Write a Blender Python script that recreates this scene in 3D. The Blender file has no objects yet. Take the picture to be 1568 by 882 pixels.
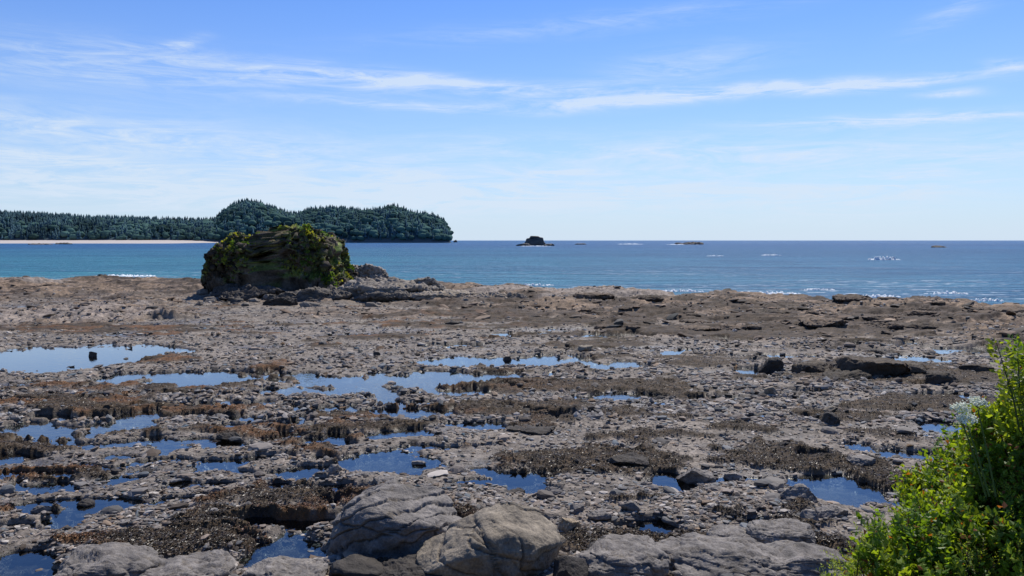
import bpy, bmesh, math
import numpy as np
from mathutils import Vector
rng=np.random.default_rng(7)
sc=bpy.context.scene
sc.view_settings.view_transform='Standard'; sc.view_settings.look='None'; sc.view_settings.exposure=0
# ---------------------------------------------------------------- camera
H=6.0; F=1230.0; PITCH=math.atan(73/F)
cam_d=bpy.data.cameras.new('camera'); cam=bpy.data.objects.new('camera',cam_d); sc.collection.objects.link(cam)
cam.location=(0,0,H); cam.rotation_euler=(math.radians(90)-PITCH,0,0)
cam_d.sensor_width=36; cam_d.lens=36*F/1568; cam_d.clip_end=60000; cam_d.clip_start=0.1
sc.camera=cam
cp,sp=math.cos(PITCH),math.sin(PITCH)
def ray(px,py):
    a=(px-784)/F; b=(441-py)/F
    return np.array([a,cp+b*sp,-sp+b*cp])
def G(px,py,z=0.0):           # survey: place on the level z seen on that bearing
    d=ray(px,py); t=(H-z)/(-d[2]); return np.array([d[0]*t,d[1]*t,z])
def U(px): return (px-784)/F
# ---------------------------------------------------------------- noise
PT=rng.permutation(256); _a=rng.random(256)*2*np.pi; GX=np.cos(_a); GY=np.sin(_a)
_g=rng.normal(size=(256,3)); _g/=np.linalg.norm(_g,axis=1)[:,None]; _g*=1.3
def fade(t): return t*t*t*(t*(t*6-15)+10)
def perlin2(x,y,seed=0):
    x=np.asarray(x,float)+seed*17.31; y=np.asarray(y,float)+seed*9.77
    xi=np.floor(x).astype(int); yi=np.floor(y).astype(int); xf=x-xi; yf=y-yi
    def g(dx,dy):
        h=PT[(PT[(xi+dx)&255]+yi+dy)&255]; return GX[h]*(xf-dx)+GY[h]*(yf-dy)
    u=fade(xf); v=fade(yf)
    a=g(0,0); b=g(1,0); c=g(0,1); d=g(1,1)
    return ((a+(b-a)*u)*(1-v)+(c+(d-c)*u)*v)*1.5
def perlin3(p,seed=0):
    p=p+np.array([seed*13.7,seed*7.1,seed*3.3]); pi=np.floor(p).astype(int); f=p-pi
    w=fade(f); r=0
    for dx in (0,1):
        for dy in (0,1):
            for dz in (0,1):
                h=PT[(PT[(PT[(pi[:,0]+dx)&255]+pi[:,1]+dy)&255]+pi[:,2]+dz)&255]
                g=_g[h]; d=g[:,0]*(f[:,0]-dx)+g[:,1]*(f[:,1]-dy)+g[:,2]*(f[:,2]-dz)
                r=r+d*(w[:,0] if dx else 1-w[:,0])*(w[:,1] if dy else 1-w[:,1])*(w[:,2] if dz else 1-w[:,2])
    return r
def fbm2(x,y,o=4,seed=0,gain=.5):
    r=0;a=1;f=1
    for i in range(o): r=r+a*perlin2(x*f,y*f,seed+i); a*=gain; f*=2.03
    return r
def fbm3(p,o=4,seed=0,gain=.5):
    r=0;a=1;f=1
    for i in range(o): r=r+a*perlin3(p*f,seed+i); a*=gain; f*=2.03
    return r
def ss(a,b,x):
    t=np.clip((x-a)/(b-a),0,1); return t*t*(3-2*t)
# ---------------------------------------------------------------- helpers
def mesh_obj(name,V,Fc,mat,col=None,smooth=False,attrs=None,parent=None):
    V=np.asarray(V,np.float32); Fc=np.asarray(Fc,np.int32); n=Fc.shape[1]
    me=bpy.data.meshes.new(name)
    me.vertices.add(len(V)); me.vertices.foreach_set('co',V.ravel())
    me.loops.add(Fc.size); me.loops.foreach_set('vertex_index',Fc.ravel())
    me.polygons.add(len(Fc)); me.polygons.foreach_set('loop_start',np.arange(0,Fc.size,n,dtype=np.int32))
    try: me.polygons.foreach_set('loop_total',np.full(len(Fc),n,np.int32))
    except Exception: pass
    me.update(calc_edges=True)
    me.polygons.foreach_set('use_smooth',np.full(len(Fc),smooth))
    if col is not None:
        a=me.color_attributes.new('Col','FLOAT_COLOR','POINT')
        c=np.ones((len(V),4),np.float32); c[:,:3]=col; a.data.foreach_set('color',c.ravel())
    for k,v in (attrs or {}).items():
        a=me.attributes.new(k,'FLOAT','POINT'); a.data.foreach_set('value',np.asarray(v,np.float32))
    me.materials.append(mat)
    ob=bpy.data.objects.new(name,me); sc.collection.objects.link(ob)
    if parent: ob.parent=parent
    return ob
def grid_faces(ny,nx):
    ii=np.arange(ny*nx).reshape(ny,nx); return np.stack([ii[:-1,:-1],ii[:-1,1:],ii[1:,1:],ii[1:,:-1]],-1).reshape(-1,4)
def ico(s):
    bm=bmesh.new(); bmesh.ops.create_icosphere(bm,subdivisions=s,radius=1)
    V=np.array([v.co[:] for v in bm.verts]); Fc=np.array([[v.index for v in f.verts] for f in bm.faces]); bm.free(); return V,Fc
_ic={}
def icoc(s):
    if s not in _ic: _ic[s]=ico(s)
    return _ic[s]
def vnormals(V,Fc):
    a=V[Fc[:,0]];b=V[Fc[:,1]];c=V[Fc[:,2]]; n=np.cross(b-a,c-a); N=np.zeros_like(V)
    for k in range(3): 
        for j in range(3): N[:,j]+=np.bincount(Fc[:,k],n[:,j],len(V))
    return N/(np.linalg.norm(N,axis=1)[:,None]+1e-9)
class NT:
    def __init__(s,tree): s.t=tree; s.n=tree.nodes; s.l=tree.links
    def new(s,ty,**k):
        n=s.n.new(ty)
        for a,b in k.items(): setattr(n,a,b)
        return n
    def put(s,sock,v):
        if isinstance(v,bpy.types.NodeSocket): s.l.new(v,sock)
        else: sock.default_value=v
    def m(s,op,a,b=0.0,c=None,clamp=False):
        n=s.new('ShaderNodeMath',operation=op,use_clamp=clamp); s.put(n.inputs[0],a); s.put(n.inputs[1],b)
        if c is not None: s.put(n.inputs[2],c)
        return n.outputs[0]
    def mix(s,f,a,b,mode='MIX'):
        n=s.new('ShaderNodeMix',data_type='RGBA',blend_type=mode); s.put(n.inputs[0],f)
        s.put(n.inputs[6],a if isinstance(a,bpy.types.NodeSocket) else (*a,1)); s.put(n.inputs[7],b if isinstance(b,bpy.types.NodeSocket) else (*b,1)); return n.outputs[2]
    def noise(s,vec,scale,detail=4,rough=.55,dist=0):
        n=s.new('ShaderNodeTexNoise'); s.put(n.inputs['Vector'],vec); n.inputs['Scale'].default_value=scale
        n.inputs['Detail'].default_value=detail; n.inputs['Roughness'].default_value=rough; n.inputs['Distortion'].default_value=dist; return n.outputs['Fac']
    def ramp(s,f,lo,hi,a=0.,b=1.):
        n=s.new('ShaderNodeMapRange'); s.put(n.inputs[0],f); n.inputs[1].default_value=lo;n.inputs[2].default_value=hi;n.inputs[3].default_value=a;n.inputs[4].default_value=b; return n.outputs[0]
    def mapping(s,vec,scale=(1,1,1),rot=(0,0,0)):
        n=s.new('ShaderNodeMapping'); s.put(n.inputs[0],vec); n.inputs['Scale'].default_value=scale; n.inputs['Rotation'].default_value=rot; return n.outputs[0]
def newmat(name):
    m=bpy.data.materials.new(name); m.use_nodes=True; t=NT(m.node_tree); b=t.n['Principled BSDF']; return m,t,b
def geo(t): return t.new('ShaderNodeNewGeometry')
def attr(t,n): return t.new('ShaderNodeAttribute',attribute_name=n)
def bump(t,b,h,strength,dist):
    n=t.new('ShaderNodeBump'); n.inputs['Strength'].default_value=strength; n.inputs['Distance'].default_value=dist; t.put(n.inputs['Height'],h); t.l.new(n.outputs[0],b.inputs['Normal']); return n
def colmat(name,rough=.85,s1=3.,s2=25.,lo=.6,hi=1.4,bs=.5,bd=.03,spec=.3,d1=3,d2=3):
    m,t,b=newmat(name); P=geo(t).outputs['Position']; c=attr(t,'Col').outputs['Color']
    n1=t.noise(P,s1,d1,.65); n2=t.noise(P,s2,d2,.7)
    f=t.m('MULTIPLY',t.ramp(n1,.3,.7,lo,hi),t.ramp(n2,.3,.7,lo,hi))
    mul=t.new('ShaderNodeVectorMath',operation='SCALE'); t.l.new(c,mul.inputs[0]); t.l.new(f,mul.inputs['Scale']); t.l.new(mul.outputs[0],b.inputs['Base Color'])
    b.inputs['Roughness'].default_value=rough; b.inputs['Specular IOR Level'].default_value=spec
    bump(t,b,t.m('ADD',n2,n1),bs,bd); return m,t,b
def plainmat(name,rough=.8,spec=.3):
    m,t,b=newmat(name); t.l.new(attr(t,'Col').outputs['Color'],b.inputs['Base Color']); b.inputs['Roughness'].default_value=rough; b.inputs['Specular IOR Level'].default_value=spec; return m
M_ground,t,b=colmat('tideflat_ground',.8,2.5,14.,.60,1.40,.8,.05)
w=attr(t,'wet').outputs['Fac']; t.put(b.inputs['Roughness'],t.ramp(w,0,1,.85,.25))
M_peb=plainmat('gravel_stone',.8)
M_rock,_,_=colmat('rock_stone',.8,1.7,22,.66,1.34,.8,.04,d1=5,d2=5)
M_weed=plainmat('seaweed_brown',.40,.35)
M_stack,_,_=colmat('stack_rock',.9,.8,5,.55,1.45,.9,.18,d1=4,d2=4)
M_far=plainmat('far_forest_hazed',1,.0)  # vertex colours of headland and trees include a painted blue distance haze
def leafmat(name,tr=.45):
    m,t,b=newmat(name); c=attr(t,'Col').outputs['Color']; t.l.new(c,b.inputs['Base Color']); b.inputs['Roughness'].default_value=.5; b.inputs['Specular IOR Level'].default_value=.35
    tl=t.new('ShaderNodeBsdfTranslucent'); sc2=t.new('ShaderNodeVectorMath',operation='MULTIPLY'); t.l.new(c,sc2.inputs[0]); sc2.inputs[1].default_value=(2.0,1.8,.6); t.l.new(sc2.outputs[0],tl.inputs[0])
    mx=t.new('ShaderNodeMixShader'); mx.inputs[0].default_value=tr; t.l.new(b.outputs[0],mx.inputs[1]); t.l.new(tl.outputs[0],mx.inputs[2]); t.l.new(mx.outputs[0],t.n['Material Output'].inputs[0]); return m
M_leaf=leafmat('shrub_leaf',.5); M_tuft=leafmat('stack_tuft',.45)
# ---------------------------------------------------------------- terrain field
shU=np.array([U(p) for p in (-400,0,120,316,500,680,760,900,1000,1130,1300,1460,1500,1568,1900)])
shY=np.array([6660/(q-368) for q in (428,427,424,425,428,434,436,442,447,452,459,460,466,470,480)])
def ells(L):
    out=[]
    for px,py,hw,hh in L:
        c=G(px,py); out.append((c[0],c[1],hw*c[1]/F,hh*c[1]**2/(H*F)))
    return out
POOLS=ells([(60,550,140,20),(200,538,80,8),(240,577,70,7),(310,582,100,12),(560,583,120,10),(490,600,90,8),(680,578,110,8),(650,590,80,5),(840,553,60,8),(930,560,70,5),(720,555,80,6),
 (760,515,30,4),(820,512,18,3),(940,515,45,4),(1160,570,30,5),(1400,552,55,5),(1340,530,70,4),(1210,548,60,4),(1480,538,60,4),(40,660,85,10),(200,640,75,6),(150,682,130,7),(400,655,80,6),
 (590,710,66,14),(530,752,60,8),(600,630,80,7),(440,750,26,9),(460,718,40,8),(1018,737,34,15),(1300,755,62,24),(1400,697,62,11),(1310,687,32,9),(1000,800,28,9),
 (440,842,50,24),(50,862,60,14),(90,800,26,8),(720,740,40,6),(960,608,40,6),(700,603,60,5),(660,690,60,6),(30,730,50,6),(280,708,60,5),(1450,655,40,6),(1440,605,36,5),(340,620,80,6),(520,628,60,6),(1240,600,36,4),(100,640,60,5),(320,680,60,5),(500,680,50,5),(860,640,40,4),(1100,610,40,4),(620,665,50,5),(300,745,40,5),(700,530,40,3),(1040,540,40,3),(250,870,40,8),(560,770,40,6),(1250,700,24,5),(160,716,50,4)])
WEEDS=ells([(830,598,200,12),(820,658,65,13),(780,628,110,9),(870,710,180,20),(1180,702,95,22),(1350,672,60,10),(60,690,160,16),(100,610,170,20),(240,556,60,7),(700,800,60,14),(1180,790,170,22),(250,838,220,20),(950,772,70,10),
 (1000,600,90,12),(1450,620,130,12),(950,490,330,14),(1150,512,300,12),(1400,490,200,12),(300,660,160,9),(200,630,160,8),(60,780,60,8),(600,520,80,5),(1350,740,40,10),(100,730,120,8),(1050,560,80,5),(400,570,30,8),(1330,570,120,16),(600,655,110,6),(700,480,120,7),(380,800,100,12),(1150,660,60,6),(500,770,80,8),(700,690,90,8),(1480,580,80,8),(250,600,120,8),(1300,640,60,6),(1050,840,200,14),(780,750,100,10),(1000,670,120,7),(180,505,200,7),(900,530,120,5)])
def emask(L,x,y):
    r=np.full(np.shape(x),-3.0)
    for cx,cy,a,b_ in L:
        r=np.maximum(r,1-((x-cx)/a)**2-((y-cy)/b_)**2)
    return r
LR=ells([(120,484,190,17)])
def field(x,y):
    x=np.asarray(x,float); y=np.asarray(y,float)
    s=np.clip(y/25,.6,3); at_=np.clip(28/np.maximum(y,1),.2,1)
    wx=x+.5*fbm2(x/1.6,y/1.6,4,11,.6)*s; wy=y+.55*fbm2(x/2.5,y/2.,4,21,.6)*s
    n1=fbm2(x/7,y/4,4,3); n2=fbm2(x/.9,y/.7,4,9); n3=fbm2(x/.25,y/.25,2,15)
    pe=emask(POOLS,wx,wy); lp=ss(3,-3,x)*ss(40,30,y)*.9+.1
    pe=np.maximum(pe,np.minimum(3.2*fbm2(wx/2.6,wy/1.3,3,27)-1.75+.35*lp,1)*ss(55,40,y)-(1-lp)*.8)
    pe=pe+.75*fbm2(x/1.5,y/1.3,4,25,.6)+.15*n2; pool=ss(-.8,.4,pe)
    nw=fbm2(x/5,y/3.2,5,31); nw2=fbm2(x/.8,y/.6,3,37)
    weed=ss(.0,.32,np.clip(emask(WEEDS,wx,wy),-1,1)*.65+nw*1.05+nw2*.35+.13)
    u=x/np.maximum(y,1); sy=np.interp(u,shU,shY)*(1+.03*fbm2(x/9,y/30,3,41)); t=y/sy
    rock=ss(.55,.78,t+.14*fbm2(x/10,y/8,3,45))
    lrock=ss(0,.5,emask(LR,wx,wy)+.5*n1)
    rock=np.maximum(rock,lrock)
    h=.09+.08*n1+.03*n2*at_+.02*n3*at_-.33*pool+weed*(1-pool)*(.06+.09*np.abs(nw2)*at_+.04*np.abs(n3)*at_)
    q=(.30+.55*fbm2(x/7,y/6,4,51))
    st=.16; fr=q/st-np.floor(q/st); ter=(np.floor(q/st)+ss(.7,1,fr))*st
    rid=.35*ss(.85,.95,t)
    h=h+rock*(np.clip(ter,-.05,.9)+rid+.03*np.abs(n2))
    c=G(500,455); e=1-((x-c[0])/15)**2-((y-c[1])/9)**2
    h=h+ss(-.2,.9,e)*(.5+.3*np.abs(n1))
    sea=ss(.985,1.06,t+.02*n1); h=h*(1-sea)-3.2*sea
    h=np.where(sea<.02,np.maximum(h,-.3),h)
    return h,weed,rock,pool,sea,t,n1,n2,nw
def height(x,y): return field(x,y)[0]
uc=np.linspace(-.68,.68,1100); ue=np.linspace(.69,1.7,70); us=np.concatenate([-ue[::-1],uc,ue])
ys=np.exp(np.linspace(math.log(11.5),math.log(175),900))
UU,YY=np.meshgrid(us,ys); XX=UU*YY
h,weed,rock,pool,sea,tt,n1,n2,nw=[a.ravel() for a in field(XX,YY)]
X=XX.ravel(); Y=YY.ravel()
gm=fbm2(X/3,Y/2,4,61)[:,None]; fine=fbm2(X/.15,Y/.12,2,71)[:,None]; mid=fbm2(X/.5,Y/.4,3,75)[:,None]; big=fbm2(X/9,Y/5,4,79)[:,None]
grav=np.array([.182,.152,.120])*(1+.3*gm+.4*fine+.3*mid)
wd=np.array([.050,.033,.017])*(1+.6*mid+.4*fine); rd=np.array([.14,.064,.022]); rm=ss(-.05,.4,fbm2(X/2.5,Y/2,4,81))[:,None]
left=ss(5,-8,X)[:,None]; wd=wd*(1-.75*rm*left)+rd*.75*rm*left
dkm=np.maximum(ss(-.15,.2,nw),weed*.97)[:,None]*(1-.9*ss(0,.4,emask(LR,X,Y)))[:,None]
rk=np.array([.19,.133,.086])*(1+.35*gm+.5*mid+.3*big); rkd=np.array([.050,.034,.022])*(1+.5*mid); rk=rk*(1-.92*dkm)+rkd*.92*dkm
R=rock[:,None]; W=weed[:,None]
tan=ss(0,.5,emask(ells([(120,484,180,14),(700,458,90,9),(840,450,140,5),(1000,458,160,4),(60,436,60,3)]),X,Y)+.8*n1)[:,None]
rk=rk*(1-.8*tan)+.8*tan*np.array([.26,.215,.175])*(1+.3*mid+.3*gm)
col=grav*(1-W)+wd*W; col=col*(1-R)+rk*R
wet=ss(.10,-.02,h)*(1-.8*rock); 
col=col*(1-.6*wet[:,None]); col=np.clip(col,.008,.6)
ny,nx=UU.shape; Q=grid_faces(ny,nx)
mesh_obj('tidal_flat_ground',np.stack([X,Y,h],1),Q,M_ground,col,True,{'wet':wet})
# pool water
hmin=h[Q].min(1); tm=tt[Q].max(1); sel=Q[(hmin<0.0)&(tm<.93)]
uq,inv=np.unique(sel,return_inverse=True)
m,t,b=newmat('pool_water'); P=geo(t).outputs['Position']
tr=t.new('ShaderNodeBsdfTransparent'); tr.inputs[0].default_value=(.5,.58,.6,1); gl=t.new('ShaderNodeBsdfGlossy'); gl.inputs['Roughness'].default_value=.04
fr=t.new('ShaderNodeFresnel'); fr.inputs[0].default_value=1.36; mx=t.new('ShaderNodeMixShader')
bn=t.new('ShaderNodeBump'); bn.inputs['Strength'].default_value=.3; bn.inputs['Distance'].default_value=.02; t.put(bn.inputs['Height'],t.noise(P,4,2)); t.l.new(bn.outputs[0],gl.inputs['Normal'])
t.l.new(t.m('MULTIPLY',fr.outputs[0],1.6,clamp=True),mx.inputs[0]); t.l.new(tr.outputs[0],mx.inputs[1]); t.l.new(gl.outputs[0],mx.inputs[2]); t.l.new(mx.outputs[0],t.n['Material Output'].inputs[0])
mesh_obj('tide_pool_water',np.stack([X[uq],Y[uq],np.zeros(len(uq))],1),inv.reshape(-1,4),m,smooth=True)
# ---------------------------------------------------------------- gravel / cobbles
def scatter_xy(n,y0,y1,ur=.85):
    u=(rng.random(n)*2-1)*ur; v=rng.random(n); y=1/(1/y0+v*(1/y1-1/y0)); return u*y,y
def stones(name,n,y0,y1,sub,smin,smax,mat,ur=.8,mode=0,flat=1.,pw=4):
    x,y=scatter_xy(n,y0,y1,ur); f=field(x,y); hh,wd_,rk_,pl,se,t_=f[:6]
    if mode==0: dens=(.3+.9*ss(-.3,.4,fbm2(x/2,y/1.5,3,91)))*(1-.97*wd_)*(1-.6*pl)
    else: dens=rk_*(.15+.9*ss(0,.4,fbm2(x/4,y/3,3,95)))
    keep=(rng.random(n)<dens)&(t_<.965)&(hh>-.16)
    x,y,hh,wk=x[keep],y[keep],hh[keep],wd_[keep]; n=len(x)
    V0,F0=icoc(sub); protos=[]
    for k in range(10):
        V=V0.copy()
        for _ in range(7):
            nn=rng.normal(size=3); nn/=np.linalg.norm(nn); c=.5+.35*rng.random(); V=V-np.maximum(0,V@nn-c)[:,None]*nn
        protos.append(V*(1+.13*rng.normal(size=(len(V),1))*(1 if sub<2 else .3)))
    protos=np.array(protos); k=rng.integers(0,10,n)
    s=smin+(smax-smin)*rng.random(n)**pw
    sx=s*(.8+.6*rng.random(n)); sy_=s*(.6+.4*rng.random(n)); sz=s*(.28+.32*rng.random(n))*flat
    a=rng.random(n)*6.283 if mode==0 else rng.normal(size=n)*.5
    V=protos[k]*np.stack([sx,sy_,sz],1)[:,None,:]
    ti=rng.normal(size=n)*.2; V[:,:,2]+=V[:,:,0]*ti[:,None]
    c,s_=np.cos(a)[:,None],np.sin(a)[:,None]; vx=V[:,:,0]*c-V[:,:,1]*s_; vy=V[:,:,0]*s_+V[:,:,1]*c
    V=np.stack([vx+x[:,None],vy+y[:,None],V[:,:,2]+(hh+sz*.25)[:,None]],-1)
    Fc=F0[None]+(np.arange(n)*len(V0))[:,None,None]
    base=np.array([.225,.193,.163])*(.46+.8*rng.random((n,1)))+np.array([.02,.0,-.015])*rng.normal(size=(n,1)); 
    pale=rng.random(n)<.09; base[pale]=np.array([.40,.355,.30])*(.8+.4*rng.random((pale.sum(),1)))
    dk=rng.random(n)<(.2+.5*wk if mode==0 else .6); base[dk]*=.42
    if mode==1: base=base*np.array([.82,.67,.53])
    base=np.clip(base,.02,.6)
    return mesh_obj(name,V.reshape(-1,3),Fc.reshape(-1,3),mat,np.repeat(base,len(V0),0),False)
stones('gravel',125000,12.5,32,1,.022,.11,M_peb,ur=.75,pw=3.8)
stones('cobbles',80000,26,95,1,.05,.22,M_peb,ur=.75)
stones('beach_stones',1000,13,60,2,.12,.32,M_peb)
stones('shore_rubble',11000,45,125,2,.12,.65,M_peb,mode=1,flat=.6,pw=5)
def fronds(name,n,y0,y1,s0,s1):
    x,y=scatter_xy(n,y0,y1,.75); f=field(x,y); keep=(rng.random(n)<f[1]*1.1)&(f[0]>-.02)&(f[5]<.93)&(f[2]<.6); x,y,hh=x[keep],y[keep],f[0][keep]; n=len(x)
    s=s0+(s1-s0)*rng.random(n); a=rng.random(n)*6.283; d=np.stack([np.cos(a),np.sin(a),rng.normal(size=n)*.2],1); w=np.stack([-np.sin(a),np.cos(a),rng.normal(size=n)*.35],1)
    c=np.stack([x,y,hh+.005+.02*rng.random(n)],1)
    V=np.stack([c-d*s[:,None]-w*s[:,None]*.15,c+w*s[:,None]*.35+[0,0,.01],c+d*s[:,None],c-w*s[:,None]*.35+[0,0,.01]],1)
    red=ss(4,-6,x)*(rng.random(n)<.65)*ss(-.3,.2,fbm2(x/2.5,y/2,4,81))
    base=np.array([.060,.040,.019])*(.3+1.0*rng.random((n,1))); base=base*(1-red[:,None])+red[:,None]*np.array([.16,.072,.023])*(.6+.6*rng.random((n,1)))
    return mesh_obj(name,V.reshape(-1,3),np.arange(4*n).reshape(-1,4),M_weed,np.repeat(base,4,0),False)
fronds('seaweed',260000,12.5,42,.018,.05)
# ---------------------------------------------------------------- rocks
def rock(name,c,dims,sub=4,seed=1,planes=14,cmin=.6,amp=.08,freq=1.5,boxy=.75,cracks=0,tone=(.2,.18,.16),dark=(.06,.05,.045),prof=None,mat=None,rot=0,bed=None,ret=False,smooth=True,tilt=(0,0),rough=.0):
    r=np.random.default_rng(seed); V0,Fc=icoc(sub); V=np.sign(V0)*np.abs(V0)**boxy; V=V/np.max(np.abs(V),axis=0)
    for _ in range(planes):
        nn=r.normal(size=3); nn/=np.linalg.norm(nn); cc=cmin+.4*r.random(); V=V-np.maximum(0,V@nn-cc)[:,None]*nn
    V=V/np.max(np.abs(V),axis=0)
    if prof is not None: V[:,2]=np.where(V[:,2]>0,V[:,2]*np.interp(V[:,0],prof[0],prof[1]),V[:,2])
    D=np.array(dims); P=V*D; sz=float(np.mean(D)); N=vnormals(P,Fc); q=P/sz*freq
    n=fbm3(q,5,seed,.55); P=P+N*(amp*sz*n)[:,None]
    if rough: 
        rg=np.abs(fbm3(q*1.7,4,seed+40,.6)); P=P-N*(rough*sz*ss(.35,0,rg)*.5)[:,None]
    crk=np.zeros(len(P))
    if bed:
        bd,step,ba=bed; bd=np.array(bd,float); bd/=np.linalg.norm(bd); dd=(P@bd)/sz+.16*fbm3(q*.8,3,seed+50)
        k=dd/step; fr_=k-np.floor(k); st_=(perlin3(np.stack([np.floor(k)*3.7,q[:,0]*.4,q[:,1]*.4],1),seed+51)*1.2)
        P=P+N*(ba*sz*(ss(0,.16,fr_)*(1-.25*fr_)-.5+.8*st_))[:,None]; crk=np.maximum(crk,ss(.14,.02,fr_))
    if cracks:
        for j in range(5):
            nn=r.normal(size=3)*[1,1,.4]; nn/=np.linalg.norm(nn); dpl=np.abs(P@nn/sz+.14*perlin3(q*1.6,seed+60+j)-(r.random()-.5)*1.3); cw=ss(.028,0,dpl)*ss(-.1,.15,perlin3(q*.7,seed+70+j)); crk=np.maximum(crk,cw); P=P-N*(cw*cracks*sz)[:,None]
    P[:,2]+=P[:,0]*tilt[0]+P[:,1]*tilt[1]
    cr,sr=math.cos(rot),math.sin(rot); P=np.stack([P[:,0]*cr-P[:,1]*sr,P[:,0]*sr+P[:,1]*cr,P[:,2]],1)
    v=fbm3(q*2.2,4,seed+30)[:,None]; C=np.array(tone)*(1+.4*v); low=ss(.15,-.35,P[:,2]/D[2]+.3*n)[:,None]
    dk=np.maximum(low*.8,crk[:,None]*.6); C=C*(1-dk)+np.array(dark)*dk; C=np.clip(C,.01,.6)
    P=P+np.array(c)
    if ret: return P,Fc,C,vnormals(P,Fc)
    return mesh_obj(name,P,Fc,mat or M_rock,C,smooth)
def boulder(px,py,wpx,hpx,seed,tone=(.2,.18,.16),sub=4,depth=.8,name='boulder',**k):
    g=G(px,py); Yd=g[1]; hw=wpx*.5*Yd/F; hh=hpx*Yd/F
    z=float(height(g[0],Yd+hw*depth*.5)); return rock(name,(g[0],Yd+hw*depth*.6,max(z,0)+hh*.15),(hw,hw*depth,hh*.85),sub,seed,tone=tone,**k)
gr=(.195,.174,.152); tn=(.24,.20,.147); dk=(.056,.048,.04)
boulder(612,856,222,86,3,gr,7,.75,amp=.10,cracks=.05,planes=10,cmin=.7,rot=-.1,boxy=.6,bed=((-.35,.35,.9),.23,.075),prof=([-1,-.7,-.3,.4,.8,1],[.55,.85,1,.95,.7,.4]))
boulder(755,897,245,108,12,tn,7,.8,amp=.08,cracks=.04,planes=14,cmin=.58,rot=.15,bed=((.3,-.2,1),.45,.035),prof=([-1,-.6,-.1,.3,.6,1],[.15,.5,.85,1,.95,.6]))
fl=dict(amp=.15,cracks=.05,planes=8,cmin=.75,boxy=.6,bed=((.15,.25,1),.2,.06))
boulder(950,893,150,40,21,gr,6,.9,**fl); boulder(1120,892,170,30,22,gr,6,.9,**fl); boulder(1235,893,150,36,23,gr,6,.9,**fl); boulder(1030,872,110,22,31,gr,6,.9,**fl)
boulder(872,905,60,58,24,dk,5,.9,amp=.08,cracks=.02); boulder(1205,852,100,28,25,gr,6,.8,**fl); boulder(1130,846,80,16,26,gr,6,.8,**fl); boulder(640,905,150,22,32,dk,6,.7,**fl); boulder(925,862,60,16,33,dk,5,.8,**fl)
boulder(150,893,170,34,27,gr,6,.8,**fl); boulder(270,900,150,26,28,gr,6,.8,**fl); boulder(430,908,130,20,29,gr,6,.8,**fl)
boulder(545,895,100,24,30,dk,5,.8)
L=[(1070,742,62,24,gr),(1122,735,34,12,gr),(1228,775,62,22,gr),(1188,758,34,9,gr),(592,750,52,14,gr),(510,730,30,13,gr),(352,676,42,9,dk),(885,793,28,14,gr),(968,793,34,16,gr),(920,805,46,12,gr),(872,826,40,20,(.30,.235,.155)),
(60,785,32,10,gr),(128,775,26,10,dk),(225,726,22,7,dk),(960,722,74,12,dk),(1325,720,46,8,gr),(1280,802,52,18,gr),(1245,812,34,16,gr),(1372,705,22,8,gr),(140,546,16,10,dk),(896,542,26,11,tn),(776,552,16,8,dk),(575,547,14,6,dk),(692,500,26,6,dk),
(1186,570,46,20,dk),(1182,610,26,15,tn),(1275,655,36,20,dk),(1273,638,26,6,tn),(1350,582,120,26,(.07,.052,.036)),(1255,575,70,16,(.08,.062,.043)),(1400,578,56,20,(.10,.08,.057)),(1310,587,80,18,(.055,.043,.03)),(1445,592,60,14,(.055,.043,.03)),(1500,575,50,12,(.06,.046,.033)),(560,736,30,6,gr),(790,757,36,8,dk),(850,763,34,8,gr),(730,820,24,8,gr),(1200,690,18,6,dk),(470,668,24,8,dk),(820,668,90,9,dk),(790,635,150,6,dk),(1095,760,30,8,gr),(1430,545,22,5,tn),(1350,543,40,6,dk),(640,712,26,6,gr),(780,812,28,8,gr),(330,770,18,7,gr),(265,752,14,5,dk),(1010,612,20,6,dk),(1290,570,30,8,dk)]
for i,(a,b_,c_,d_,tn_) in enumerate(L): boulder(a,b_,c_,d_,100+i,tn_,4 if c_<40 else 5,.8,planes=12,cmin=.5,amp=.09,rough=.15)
for i in range(40):   # dark ledges along the outer shore
    px=900+rng.random()*660; py=468+rng.random()*44; w_=24+60*rng.random()**2
    boulder(px,py,w_,2.5+w_*.06,400+i,tuple(np.array([.10,.072,.05])*(.55+.9*rng.random())),5,.8,name='shore_ledge',planes=12,cmin=.6,amp=.12,rough=.25,bed=((.1,.2,1),.25,.06))
# ---------------------------------------------------------------- sea stack
c=G(433,459); Yd=c[1]+5.5; k=Yd/F
pf=([-1,-.93,-.65,-.3,0,.25,.6,.80,.86,1],[.68,.78,.84,.90,.99,1,.95,.90,.62,.34])
hw=106*k; top=6-(347-368)*k
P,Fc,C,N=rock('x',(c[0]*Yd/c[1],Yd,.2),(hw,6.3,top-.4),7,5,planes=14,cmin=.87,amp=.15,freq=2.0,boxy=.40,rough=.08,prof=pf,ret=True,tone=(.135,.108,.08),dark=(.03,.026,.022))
def rdg(f,s): return ss(.30,0,np.abs(fbm3(P*f,3,s,.6)))
P=P+N*(fbm3(P*.8,5,66,.6)*.38)[:,None]; N=vnormals(P,Fc)
r1=rdg(np.array([.5,.5,.3]),67); P=P-N*(.42*r1)[:,None]; N=vnormals(P,Fc)
r2=rdg(np.array([1.5,1.5,.9]),74); P=P-N*(.18*r2)[:,None]; N=vnormals(P,Fc)
gn=fbm3(P*.45,5,60,.6); gmask=ss(-.05,.25,N[:,2]*1.0+gn*1.1-.10)*ss(1.4,3.4,P[:,2]+gn*3)*(1-.4*r1)
lich=ss(-.1,.4,fbm3(P*.6,3,64))[:,None]
gcol=np.array([.07,.115,.02])*(1-lich)+np.array([.20,.215,.04])*lich
C=C*(.75+.6*ss(.2,.8,N[:,2]))[:,None]*(1-.5*r1[:,None])
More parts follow.
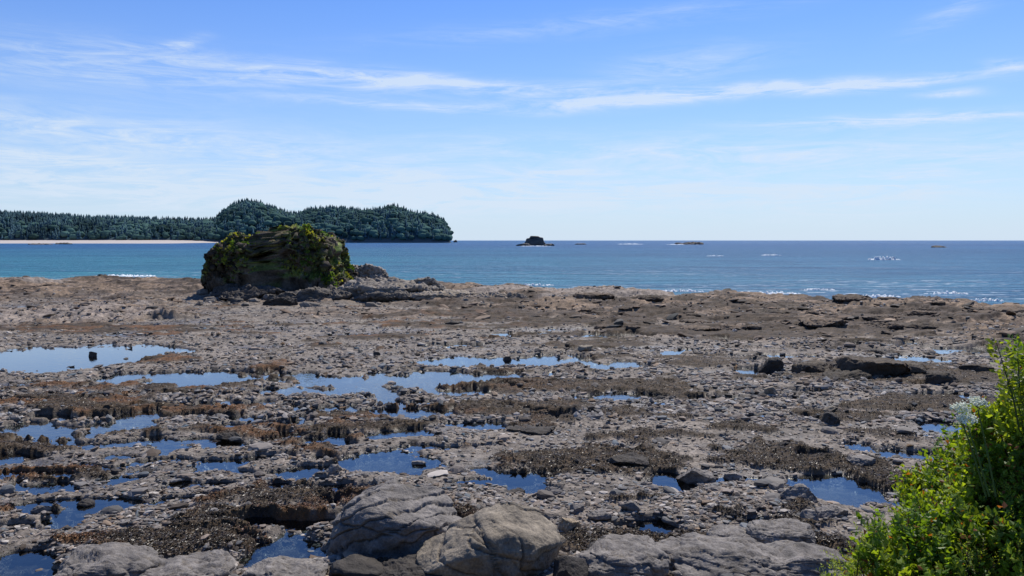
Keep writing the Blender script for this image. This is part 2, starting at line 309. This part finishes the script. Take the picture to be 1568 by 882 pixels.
C=C*(1-gmask[:,None])+gcol*gmask[:,None]
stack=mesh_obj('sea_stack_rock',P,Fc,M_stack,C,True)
fa=Fc[rng.integers(0,len(Fc),110000)]; pc=P[fa].mean(1); nc=N[fa].mean(1); gg=gmask[fa].mean(1); kp=rng.random(len(pc))<gg*.8; pc,nc=pc[kp],nc[kp]; n=len(pc)
cl=.3+1.1*ss(-.2,.5,fbm3(pc*.5,3,70))
d=nc*.5+rng.normal(size=(n,3))*.5+[0,0,.4]; d/=np.linalg.norm(d,axis=1)[:,None]; s=(.10+.24*rng.random(n))*cl; w=np.cross(d,rng.normal(size=(n,3))); w/=np.linalg.norm(w,axis=1)[:,None]
V=np.stack([pc,pc+d*s[:,None]*.6+w*s[:,None]*.35,pc+d*s[:,None],pc+d*s[:,None]*.6-w*s[:,None]*.35],1)
cc=fbm3(pc*.4,3,77); bc=np.where((cc>.05)[:,None],np.array([.20,.22,.04]),np.array([.07,.13,.022]))*(.5+.95*rng.random((n,1)))
mesh_obj('grass_tufts',V.reshape(-1,3),np.arange(4*n).reshape(-1,4),M_tuft,np.repeat(bc,4,0),False,parent=stack)
ap=[(608,464,175,50,41,(.22,.19,.157),([-1,-.5,0,.5,1],[1,.8,.56,.34,.1])),(560,450,80,44,42,(.27,.232,.19),([-1,0,1],[1,.85,.55])),(380,464,120,20,43,(.07,.06,.05),None),(480,466,150,20,44,(.10,.087,.072),None),(580,466,110,16,45,(.12,.103,.086),None),(350,460,60,18,46,(.07,.06,.05),None),(690,466,150,11,47,(.27,.228,.18),None),(750,468,120,8,48,(.27,.222,.172),None),(430,470,60,14,49,dk,None),(645,460,90,22,50,(.23,.198,.16),None)]
for px,py,w_,h_,sd,tn_,pr in ap:
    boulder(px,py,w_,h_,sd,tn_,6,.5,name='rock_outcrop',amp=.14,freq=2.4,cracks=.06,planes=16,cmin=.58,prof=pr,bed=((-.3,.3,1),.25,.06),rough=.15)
for i in range(100):
    px=300+rng.random()*420; py=448+rng.random()*24; w_=8+24*rng.random()**2
    boulder(px,py,w_,w_*.32,200+i,tuple(np.array([.21,.178,.142])*(.3+.9*rng.random())),3,.8,name='stack_boulder',smooth=False)
# ---------------------------------------------------------------- sea
m,t,b=newmat('sea_water'); P_=geo(t).outputs['Position']
n1_=t.noise(t.mapping(P_,(.003,.02,1)),1,6,.65); n2_=t.noise(t.mapping(P_,(.05,.25,1)),1,5,.65,.5); n3_=t.noise(t.mapping(P_,(.4,1.0,1)),1,4,.6)
sx=t.new('ShaderNodeSeparateXYZ'); t.l.new(P_,sx.inputs[0])
near=t.ramp(sx.outputs[1],80,900,1,0); lf=t.ramp(sx.outputs[0],90,-80,0,1)
cA=t.mix(t.m('MULTIPLY',near,t.m('MULTIPLY_ADD',lf,.6,.45)),(.015,.12,.28),(.055,.25,.29))
cB=t.mix(t.ramp(n1_,.40,.62,0,.55),cA,(.009,.07,.17)); cC=t.mix(t.ramp(n2_,.42,.66,0,.6),cB,(.005,.045,.125)); cC=t.mix(t.ramp(n3_,.45,.7,0,.4),cC,(.005,.045,.12))
foam=t.m('MULTIPLY',t.ramp(n3_,.58,.66),t.ramp(t.noise(t.mapping(P_,(.02,.09,1)),1,3,.5),.46,.56)); foam=t.m('MULTIPLY',foam,t.ramp(sx.outputs[1],90,240,.95,.0))
t.put(b.inputs['Base Color'],t.mix(foam,cC,(.7,.75,.78))); b.inputs['Roughness'].default_value=.4; b.inputs['IOR'].default_value=1.33; b.inputs['Specular IOR Level'].default_value=.15
bump(t,b,t.m('ADD',t.m('MULTIPLY',n2_,3.0),n3_),1.,1.2)
S=30000; xs=np.array([-S,-3000,-300,300,3000,S]); yv=np.array([-60,60,400,3000,S]); A,B=np.meshgrid(xs,yv)
mesh_obj('sea',np.stack([A.ravel(),B.ravel(),np.full(A.size,-.4)],1),grid_faces(*A.shape),m)
mf,t,b=newmat('sea_foam'); b.inputs['Base Color'].default_value=(.68,.73,.76,1); b.inputs['Roughness'].default_value=.8
def foamline(px,py,wpx,hm,seed,dm=None):
    g=G(px,py,-.4); Wd=wpx*g[1]/F; dm=dm or Wd*.12
    nu,nv=160,14; A,B=np.meshgrid(np.linspace(-1,1,nu),np.linspace(-1,1,nv))
    xx=g[0]+A*Wd/2; yy=g[1]+B*dm+dm*1.2*fbm2(A*2,A*0+seed,3,seed)
    z=-.5+hm*np.clip((1-B**2)*(1-A**2)**.5,0,1)*np.clip(.15+1.9*fbm2(A*wpx/8,B*1.5+seed,4,seed),-.4,1.3)
    mesh_obj('breaking_wave',np.stack([xx.ravel(),yy.ravel(),z.ravel()],1),grid_faces(*A.shape),mf,smooth=True)
for a in [(1355,398,50,1.1,1),(1180,391,34,.6,2),(1095,392,28,.4,3),(965,374,40,1.0,4),(1040,374.5,40,.9,5),(820,377,50,.6,8),(190,423,110,.35,10),(900,443,80,.3,11),(1170,450,120,.35,12),(1040,446,80,.3,13),(1510,461,60,.35,14),(820,437,60,.3,16),(1330,455,110,.35,17),(1250,444,60,.3,19),(1450,450,70,.35,20)]: foamline(*a)
# ---------------------------------------------------------------- offshore rocks
def offrock(px,py,wpx,hpx,seed,name='offshore_rock',prof=None,boxy=.75,cm=.6,amp=.13,dep=.33):
    g=G(px,py,-.4); k=g[1]/F; return rock(name,(g[0],g[1],-.6),(wpx*k/2,wpx*k*dep,hpx*k),5,seed,planes=10,cmin=cm,amp=amp,freq=2.2,cracks=.04,prof=prof,boxy=boxy,tone=(.10,.09,.08),dark=(.035,.033,.032))
offrock(819,376,34,15,301,'offshore_sea_stack',([-1,-.8,-.78,-.42,-.40,.35,.4,.72,.76,1],[.3,.4,.72,.78,1,.96,.86,.84,.45,.25]),.3,.97,.07)
offrock(801,376.5,22,4,302); offrock(840,376.5,18,3.5,303); offrock(1060,374.5,40,4,304); offrock(1040,374.2,14,3,305); offrock(1440,379,26,3.5,306); offrock(890,374.5,20,1.8,308); offrock(98,374,26,2.5,309); offrock(60,374.5,40,1.5,310); offrock(697,371,6,4,311)
# ---------------------------------------------------------------- headland
D0=2350.0
pp=[(-900,335),(-300,330),(0,324),(70,327),(130,331),(180,332),(250,334),(300,336),(332,333),(345,320),(360,311),(378,306),(400,309),(415,315),(440,323),(455,325),(478,318),(510,317),(560,320),(580,319),(600,313),(615,317),(625,322),(635,324),(650,325),(668,329),(680,336),(687,350),(692,369)]
pu=np.array([U(p[0])*D0 for p in pp]); pz=np.array([(368-p[1])*D0/F+6 for p in pp])
def hh(x,y):
    xx=x*D0/y; top=np.interp(xx,pu,pz)-16
    left=ss(U(345)*D0,U(300)*D0,xx); yf=1900+150*(1-left)+left*120; dpt=D0-yf
    v=(y-D0)/dpt; f=np.where(v<0,np.clip(1-v**2,0,1)**.6,np.clip(1-(v/1.6)**2,0,1)**.6)
    r=top*f*(1+.28*fbm2(x/90,y/90,3,5)*(1-f**4)); end=ss(U(694)*D0,U(689)*D0,xx)
    return np.where((f>0)&(end>0),np.maximum(r,0)*end,0)-2
hx=np.concatenate([np.linspace(-3400,-1650,120),np.linspace(-1640,-150,520)]); hy=np.linspace(1880,3000,130); A,B=np.meshgrid(hx,hy); Z=hh(A,B)
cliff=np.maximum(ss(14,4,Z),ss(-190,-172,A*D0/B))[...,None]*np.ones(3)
Ch=(np.array([.045,.080,.088])*(1-cliff)+np.array([.11,.125,.13])*cliff).reshape(-1,3)  # hill and cliff colours carry aerial haze as a blue tint
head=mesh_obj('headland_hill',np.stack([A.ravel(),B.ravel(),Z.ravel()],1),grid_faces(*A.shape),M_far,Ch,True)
n=24000; x=-3200+rng.random(n)*3050; x=np.where(rng.random(n)<.8,-1700+rng.random(n)*1540,x); y=1900+rng.random(n)*560; z=hh(x,y); kp=z>6; x,y,z=x[kp],y[kp],z[kp]; n=len(x)
con=rng.random(n)<.60+.3*ss(-900,-1200,x)
def cone(seed):
    r=np.random.default_rng(seed); V=[];Fc=[]; seg=6; lay=3
    for i in range(lay):
        zb=.12+.60*i/(lay-1)*.95; zt=min(1,zb+.45); rr=.24*(1-i/lay)**.9+.02; o=len(V)
        for j in range(seg):
            a=6.283*(j+r.random()*.5)/seg; q=rr*(.65+.6*r.random()); V.append((q*math.cos(a),q*math.sin(a),zb-.05*r.random()))
        V.append((.02*r.normal(),.02*r.normal(),zt if i<lay-1 else 1.0))
        for j in range(seg): Fc.append((o+j,o+(j+1)%seg,o+seg))
    return np.array(V),np.array(Fc)
def put(protos,x,y,z,hgt,wid,colr):
    k=rng.integers(0,len(protos),len(x)); PV=np.array([p[0] for p in protos]); F0=protos[0][1]
    V=PV[k]*np.stack([wid,wid,hgt],1)[:,None,:]; a=rng.random(len(x))*6.283; c_,s_=np.cos(a)[:,None],np.sin(a)[:,None]
    V=np.stack([V[...,0]*c_-V[...,1]*s_+x[:,None],V[...,0]*s_+V[...,1]*c_+y[:,None],V[...,2]+z[:,None]],-1)
    Fc=F0[None]+(np.arange(len(x))*PV.shape[1])[:,None,None]; return V.reshape(-1,3),Fc.reshape(-1,3),np.repeat(colr,PV.shape[1],0)
pr=[cone(i) for i in range(6)]; xc,yc,zc=x[con],y[con],z[con]; m_=len(xc); hg=10+18*rng.random(m_)**2.2
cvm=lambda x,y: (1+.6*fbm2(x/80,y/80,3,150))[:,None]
cv=np.array([.052,.094,.108])*(.88+.24*rng.random((m_,1)))*cvm(xc,yc)  # conifer green shifted to blue-grey, distance haze baked into the colour
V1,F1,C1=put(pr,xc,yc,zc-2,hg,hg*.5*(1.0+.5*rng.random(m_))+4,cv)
bl=[]
for i in range(6):
    V=icoc(2)[0].copy(); V*=(1+.28*fbm3(V*2,3,90+i))[:,None]; V[:,2]=V[:,2]*.5+.5; V[:,:2]*=.5; bl.append((V,icoc(2)[1]))
xb,yb,zb=x[~con],y[~con],z[~con]; m_=len(xb); hg=8+9*rng.random(m_); cv=np.array([.060,.108,.092])*(.8+.4*rng.random((m_,1)))*cvm(xb,yb)  # broadleaf colour likewise has the blue air haze baked in
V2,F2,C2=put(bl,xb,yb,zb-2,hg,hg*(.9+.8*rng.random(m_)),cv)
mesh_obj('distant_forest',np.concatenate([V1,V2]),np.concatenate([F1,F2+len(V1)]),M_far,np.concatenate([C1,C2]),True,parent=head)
ms,t,b=newmat('beach_sand'); P_=geo(t).outputs['Position']; t.put(b.inputs['Base Color'],t.mix(t.noise(t.mapping(P_,(.01,.05,1)),1,4),(.36,.32,.28),(.52,.46,.40))); b.inputs['Roughness'].default_value=.95
A,B=np.meshgrid(np.linspace(-1.5,U(335),120),np.linspace(0,1,12))
yn=1620+380*ss(U(250),U(335),A)+20*np.sin(A*30); yb_=yn+B*(2070-yn); Zb=-.6+8*B**1.3
mesh_obj('sand_beach',np.stack([(A*yb_).ravel(),yb_.ravel(),Zb.ravel()],1),grid_faces(*A.shape),ms,smooth=True)
# ---------------------------------------------------------------- bluff + shrub
A,B=np.meshgrid(np.linspace(-26,30,240),np.linspace(-12,13,120)); 
Zc=4.3*ss(11.5,1.5,B+.8*fbm2(A/3,B/3,3,6))+.15*fbm2(A/1,B/1,3,8)-.12; rs=ss(1.9,4.2,A)*ss(8.5,5.5,B); Zc=np.maximum(Zc,rs*(3.5+.3*(A-4)*.5)); Zc=np.where(Zc>4.4,4.4+.1*(Zc-4.4),Zc)
lim=6-.418*B-.35; Zc=np.where((A<1.9),np.minimum(Zc,np.maximum(lim,-.3)),Zc)
Cb=np.tile(np.array([.035,.04,.015]),(A.size,1))*(1+.4*fbm2(A.ravel(),B.ravel(),3,9))[:,None]
mesh_obj('bluff_slope',np.stack([A.ravel(),B.ravel(),Zc.ravel()],1),grid_faces(*A.shape),M_ground,Cb,True,{'wet':np.zeros(A.size)})
lobes=[((3.80,5.2,3.52),.95),((2.66,4.95,3.42),.66),((4.18,5.35,4.20),.82),((3.15,5.1,3.62),.66),((3.0,4.4,2.95),.75),((4.8,5.5,4.5),1.1),((4.1,6.1,3.7),.9),((4.2,4.6,3.7),.95),((3.54,5.2,4.02),.56),((3.52,5.3,4.50),.38)]
Lr=np.array([l[1] for l in lobes]); Lc=np.array([l[0] for l in lobes])
def rotframe(d):
    u=np.cross(d,np.array([0.1,0.2,1.0])+0*d); u/=np.linalg.norm(u,axis=1)[:,None]+1e-9; return u,np.cross(u,d)
def sample(n,lo,hi,thr):
    tips=[]
    while sum(len(a) for a in tips)<n:
        k=rng.choice(len(lobes),6000,p=Lr**2/np.sum(Lr**2)); d=rng.normal(size=(6000,3)); d/=np.linalg.norm(d,axis=1)[:,None]
        rr=Lr[k]*(lo+.22*fbm3(d*2.2+k[:,None]*3,3,120)+(hi-lo)*rng.random(6000)); p=Lc[k]+d*rr[:,None]
        ins=np.zeros(6000,bool)
        for c_,r_ in lobes: ins|=(np.linalg.norm(p-np.array(c_),axis=1)<r_*thr)
        ok=~ins&(p[:,2]>2.3)&(p[:,1]<6.6); tips.append(np.concatenate([p[ok],d[ok]],1))
    return np.concatenate(tips)[:n]
T=np.concatenate([sample(12500,.85,1.0,.74),sample(5000,.62,.8,.5)])
VV=[];CC=[]
p0=T[:,:3]; dd=T[:,3:]*.55+rng.normal(size=(len(T),3))*.35+[0,0,.5]; dd/=np.linalg.norm(dd,axis=1)[:,None]; Ln=.09+.14*rng.random(len(T)); u_,v_=rotframe(dd)
zone=fbm3(p0*1.5,3,130); kind=np.where(zone+.2*rng.normal(size=len(T))>.12,1,0)
bright=ss(-.5,.4,fbm3(p0*2.3,3,140))
def leaves(sel,per,ll,lw,colA,colB,spread):
    P0,D,L_,Ua,Va,br=p0[sel],dd[sel],Ln[sel],u_[sel],v_[sel],bright[sel]; n=len(P0)
    for j in range(per):
        f=(j+rng.random(n))/per; a=rng.random(n)*6.283; base=P0+D*(L_*f)[:,None]
        od=(Ua*np.cos(a)[:,None]+Va*np.sin(a)[:,None])*spread+D*.6+rng.normal(size=(n,3))*.15; od/=np.linalg.norm(od,axis=1)[:,None]
        l=ll*(.6+.7*rng.random(n))[:,None]*(1.15-.5*f)[:,None]; w=np.cross(od,D+rng.normal(size=(n,3))*.3); w/=np.linalg.norm(w,axis=1)[:,None]+1e-9; w=w*l*lw
        nrm=np.cross(od,w); nrm/=np.linalg.norm(nrm,axis=1)[:,None]+1e-9
        VV.append(np.stack([base,base+od*l*.45+w+nrm*l*.1,base+od*l-nrm*l*.12,base+od*l*.45-w+nrm*l*.1],1))
        c_=np.array(colA)*(1-br[:,None])+np.array(colB)*br[:,None]; c_=c_*(.6+.7*rng.random((n,1))); red=rng.random(n)<.05; c_[red]=[.22,.08,.025]; CC.append(c_)
leaves(kind==0,14,.060,.36,(.10,.18,.018),(.23,.31,.03),1.0)
leaves(kind==1,34,.034,.14,(.16,.24,.03),(.29,.36,.055),1.1)
V=np.concatenate(VV).reshape(-1,3); C=np.repeat(np.concatenate(CC),4,0)
shrub=mesh_obj('coastal_shrub',V,np.arange(len(V)).reshape(-1,4),M_leaf,C,False)
def tube(pts,rad,seg=6):
    pts=np.array(pts,float); V=[];Fc=[]
    for i,p in enumerate(pts):
        d=pts[min(i+1,len(pts)-1)]-pts[max(i-1,0)]; d/=np.linalg.norm(d); a=np.cross(d,[.3,.9,.1]); a/=np.linalg.norm(a); b_=np.cross(d,a)
        for j in range(seg):
            t_=6.283*j/seg; V.append(p+(a*math.cos(t_)+b_*math.sin(t_))*rad[i])
    for i in range(len(pts)-1):
        for j in range(seg): Fc.append((i*seg+j,i*seg+(j+1)%seg,(i+1)*seg+(j+1)%seg,(i+1)*seg+j))
    return np.array(V),np.array(Fc)
TV=[];TF=[];o=0
for i in range(0,len(T),6):
    V,Fq=tube([p0[i]-dd[i]*.25-[0,0,.1],p0[i],p0[i]+dd[i]*Ln[i]],[.006,.004,.001],4); TV.append(V);TF.append(Fq+o);o+=len(V)
for c_,r_ in lobes:
    for j in range(14):
        d=rng.normal(size=3); d[2]=abs(d[2]); d/=np.linalg.norm(d); c0=np.array([c_[0],c_[1],2.6]); e=np.array(c_)+d*r_*.8; V,Fq=tube([c0,(c0+e)/2+rng.normal(size=3)*.08,e],[.02,.012,.004],5); TV.append(V);TF.append(Fq+o);o+=len(V)
V=np.concatenate(TV); mt=plainmat('shrub_twig',.8); mesh_obj('branches',V,np.concatenate(TF),mt,np.tile([.07,.045,.025],(len(V),1)),True,parent=shrub)
def sprig(top,base,nl,ll,name,colr):
    pts=[np.array(base),(np.array(base)+np.array(top))/2+rng.normal(size=3)*.02,np.array(top)]; V,Fq=tube(pts,[.006,.005,.002],5)
    ob=mesh_obj(name,V,Fq,mt,np.tile([.06,.08,.02],(len(V),1)),True); VV=[]
    for j in range(nl):
        f=.35+.65*rng.random(); p=pts[0]*(1-f)+pts[2]*f; a=rng.random()*6.28; d=np.array([math.cos(a),math.sin(a),.3+.5*rng.random()]); d/=np.linalg.norm(d); p=p+d*ll*rng.random()*1.6
        w=np.cross(d,rng.normal(size=3)); w/=np.linalg.norm(w); l=ll*(.6+.6*rng.random()); VV.append([p,p+d*l*.5+w*l*.3,p+d*l,p+d*l*.5-w*l*.3])
    V=np.array(VV).reshape(-1,3); mesh_obj('leaves',V,np.arange(len(V)).reshape(-1,4),M_leaf,np.repeat(np.array(colr)*(.6+.7*rng.random((nl,1))),4,0),False,parent=ob); return ob
def at(px,py,yy): d=ray(px,py); return np.array([0,0,H])+d*yy/d[1]
sprig(at(1526,525,5),at(1565,680,5.1),150,.04,'leafy_sprig',(.17,.22,.03)); sprig(at(1558,540,5.1),at(1580,670,5.1),150,.045,'leafy_sprig',(.12,.18,.02)); sprig(at(1545,580,5.1),at(1570,680,5.1),120,.045,'leafy_sprig',(.13,.18,.02))
mw,t,b=newmat('umbel_white'); b.inputs['Base Color'].default_value=(.75,.76,.58,1); b.inputs['Roughness'].default_value=.7
V0,F0=icoc(1)
for tp,bs in ((at(1470,628,4.8),at(1510,760,4.85)),(at(1498,620,4.85),at(1525,760,4.85)),(at(1482,645,4.75),at(1515,760,4.8))):
    V,Fq=tube([bs,(bs+tp)/2,tp-[0,0,.03]],[.006,.005,.004],5); um=mesh_obj('umbel_flower',V,Fq,mt,np.tile([.08,.12,.03],(len(V),1)),True); VV=[];FF=[];o=0
    for j in range(22):
        a=rng.random()*6.28; r_=.045*math.sqrt(rng.random()); e=tp+np.array([r_*math.cos(a),r_*math.sin(a),.03-r_*.4+.010*rng.normal()])
        for q in range(11):
            pe=e+rng.normal(size=3)*[.010,.010,.006]; VV.append(V0*.005+pe); FF.append(F0+o); o+=len(V0)
    mesh_obj('florets',np.concatenate(VV),np.concatenate(FF),mw,parent=um)
# ---------------------------------------------------------------- light
SE,SA=math.radians(54),math.radians(22)
sv=Vector((math.sin(SA)*math.cos(SE),math.cos(SA)*math.cos(SE),math.sin(SE)))
ld=bpy.data.lights.new('sun','SUN'); ld.energy=5.0; ld.angle=math.radians(.5); ld.color=(1,.94,.85); lo=bpy.data.objects.new('sun',ld); sc.collection.objects.link(lo); lo.rotation_euler=(-sv).to_track_quat('-Z','Y').to_euler()
wd_=bpy.data.worlds.new('World'); sc.world=wd_; wd_.use_nodes=True; t=NT(wd_.node_tree); bg=t.n['Background']
sky=t.new('ShaderNodeTexSky',sky_type='NISHITA'); sky.sun_disc=False; sky.sun_elevation=SE; sky.sun_rotation=SA; sky.altitude=0; sky.air_density=1.0; sky.dust_density=.4; sky.ozone_density=3
tc=t.new('ShaderNodeTexCoord').outputs['Generated']; sx=t.new('ShaderNodeSeparateXYZ'); t.l.new(tc,sx.inputs[0])
az=t.m('ARCTAN2',sx.outputs[0],sx.outputs[1]); el=t.m('ARCSINE',sx.outputs[2])
cv=t.new('ShaderNodeCombineXYZ'); t.l.new(az,cv.inputs[0]); t.l.new(el,cv.inputs[1]); V_=cv.outputs[0]
wn=t.noise(t.mapping(V_,(4,9,1)),1,3,.55); wisp=t.noise(t.mapping(V_,(6,50,1),(0,0,.05)),1,7,.68,1.4); wisp2=t.noise(t.mapping(V_,(16,80,1),(0,0,-.35)),1,5,.7,1.0)
elw=t.m('ADD',el,t.m('MULTIPLY',t.m('SUBTRACT',wn,.5),.035))
CL=[(480,118,240,16,.05,1.0),(760,132,220,10,.05,.8),(1000,153,180,9,-.02,1.8),(1300,131,140,9,-.04,1.5),(1455,138,35,6,0,1.2),(1400,183,170,8,0,1.4),(100,95,260,28,.06,.6),(280,68,28,8,-.3,.8),(200,212,420,28,.08,1.0),(300,290,480,28,.03,1.4),(850,262,60,7,0,.8),(900,300,520,32,0,1.2),(100,245,120,8,.03,1.0),(1100,235,420,24,.03,.9),(1050,105,110,24,-.1,.6),(1555,93,30,7,0,.8),(1470,15,50,14,-.3,.4),(640,165,200,6,.02,.8),(1390,285,140,30,-.3,.5),(900,40,300,14,-.08,.3)]
tot=None
for px,py,hl,ht,sl,st in CL:
    d=ray(px,py); d/=np.linalg.norm(d); a0=math.atan2(d[0],d[1]); e0=math.asin(d[2]); da=t.m('SUBTRACT',az,a0)
    u=t.m('DIVIDE',da,hl/F); v=t.m('DIVIDE',t.m('ADD',t.m('SUBTRACT',elw,e0),t.m('MULTIPLY',da,sl)),ht/F)
    e=t.m('ADD',t.m('MULTIPLY',u,u),t.m('MULTIPLY',v,v)); g=t.m('MULTIPLY',t.m('EXPONENT',t.m('MULTIPLY',e,-1.0)),st); tot=g if tot is None else t.m('ADD',tot,g)
dens=t.m('MULTIPLY',tot,t.m('ADD',t.ramp(wisp,.38,.68,.02,1),t.m('MULTIPLY',t.ramp(wisp2,.48,.75),.5)))
dens=t.m('MINIMUM',dens,.8)
tint=t.mix(t.ramp(el,0,.30),(.72,1.0,1.40),(.46,.82,1.42))
skyc=t.new('ShaderNodeVectorMath',operation='MULTIPLY'); t.l.new(sky.outputs[0],skyc.inputs[0]); t.l.new(tint,skyc.inputs[1])
hz=t.mix(t.m('MULTIPLY',t.m('EXPONENT',t.m('MULTIPLY',t.m('ABSOLUTE',el),-8.0)),.88),skyc.outputs[0],(6.5,7.7,9.2))
cm=t.mix(dens,hz,(6.9,8.0,9.4)); t.l.new(cm,bg.inputs[0]); bg.inputs[1].default_value=.1
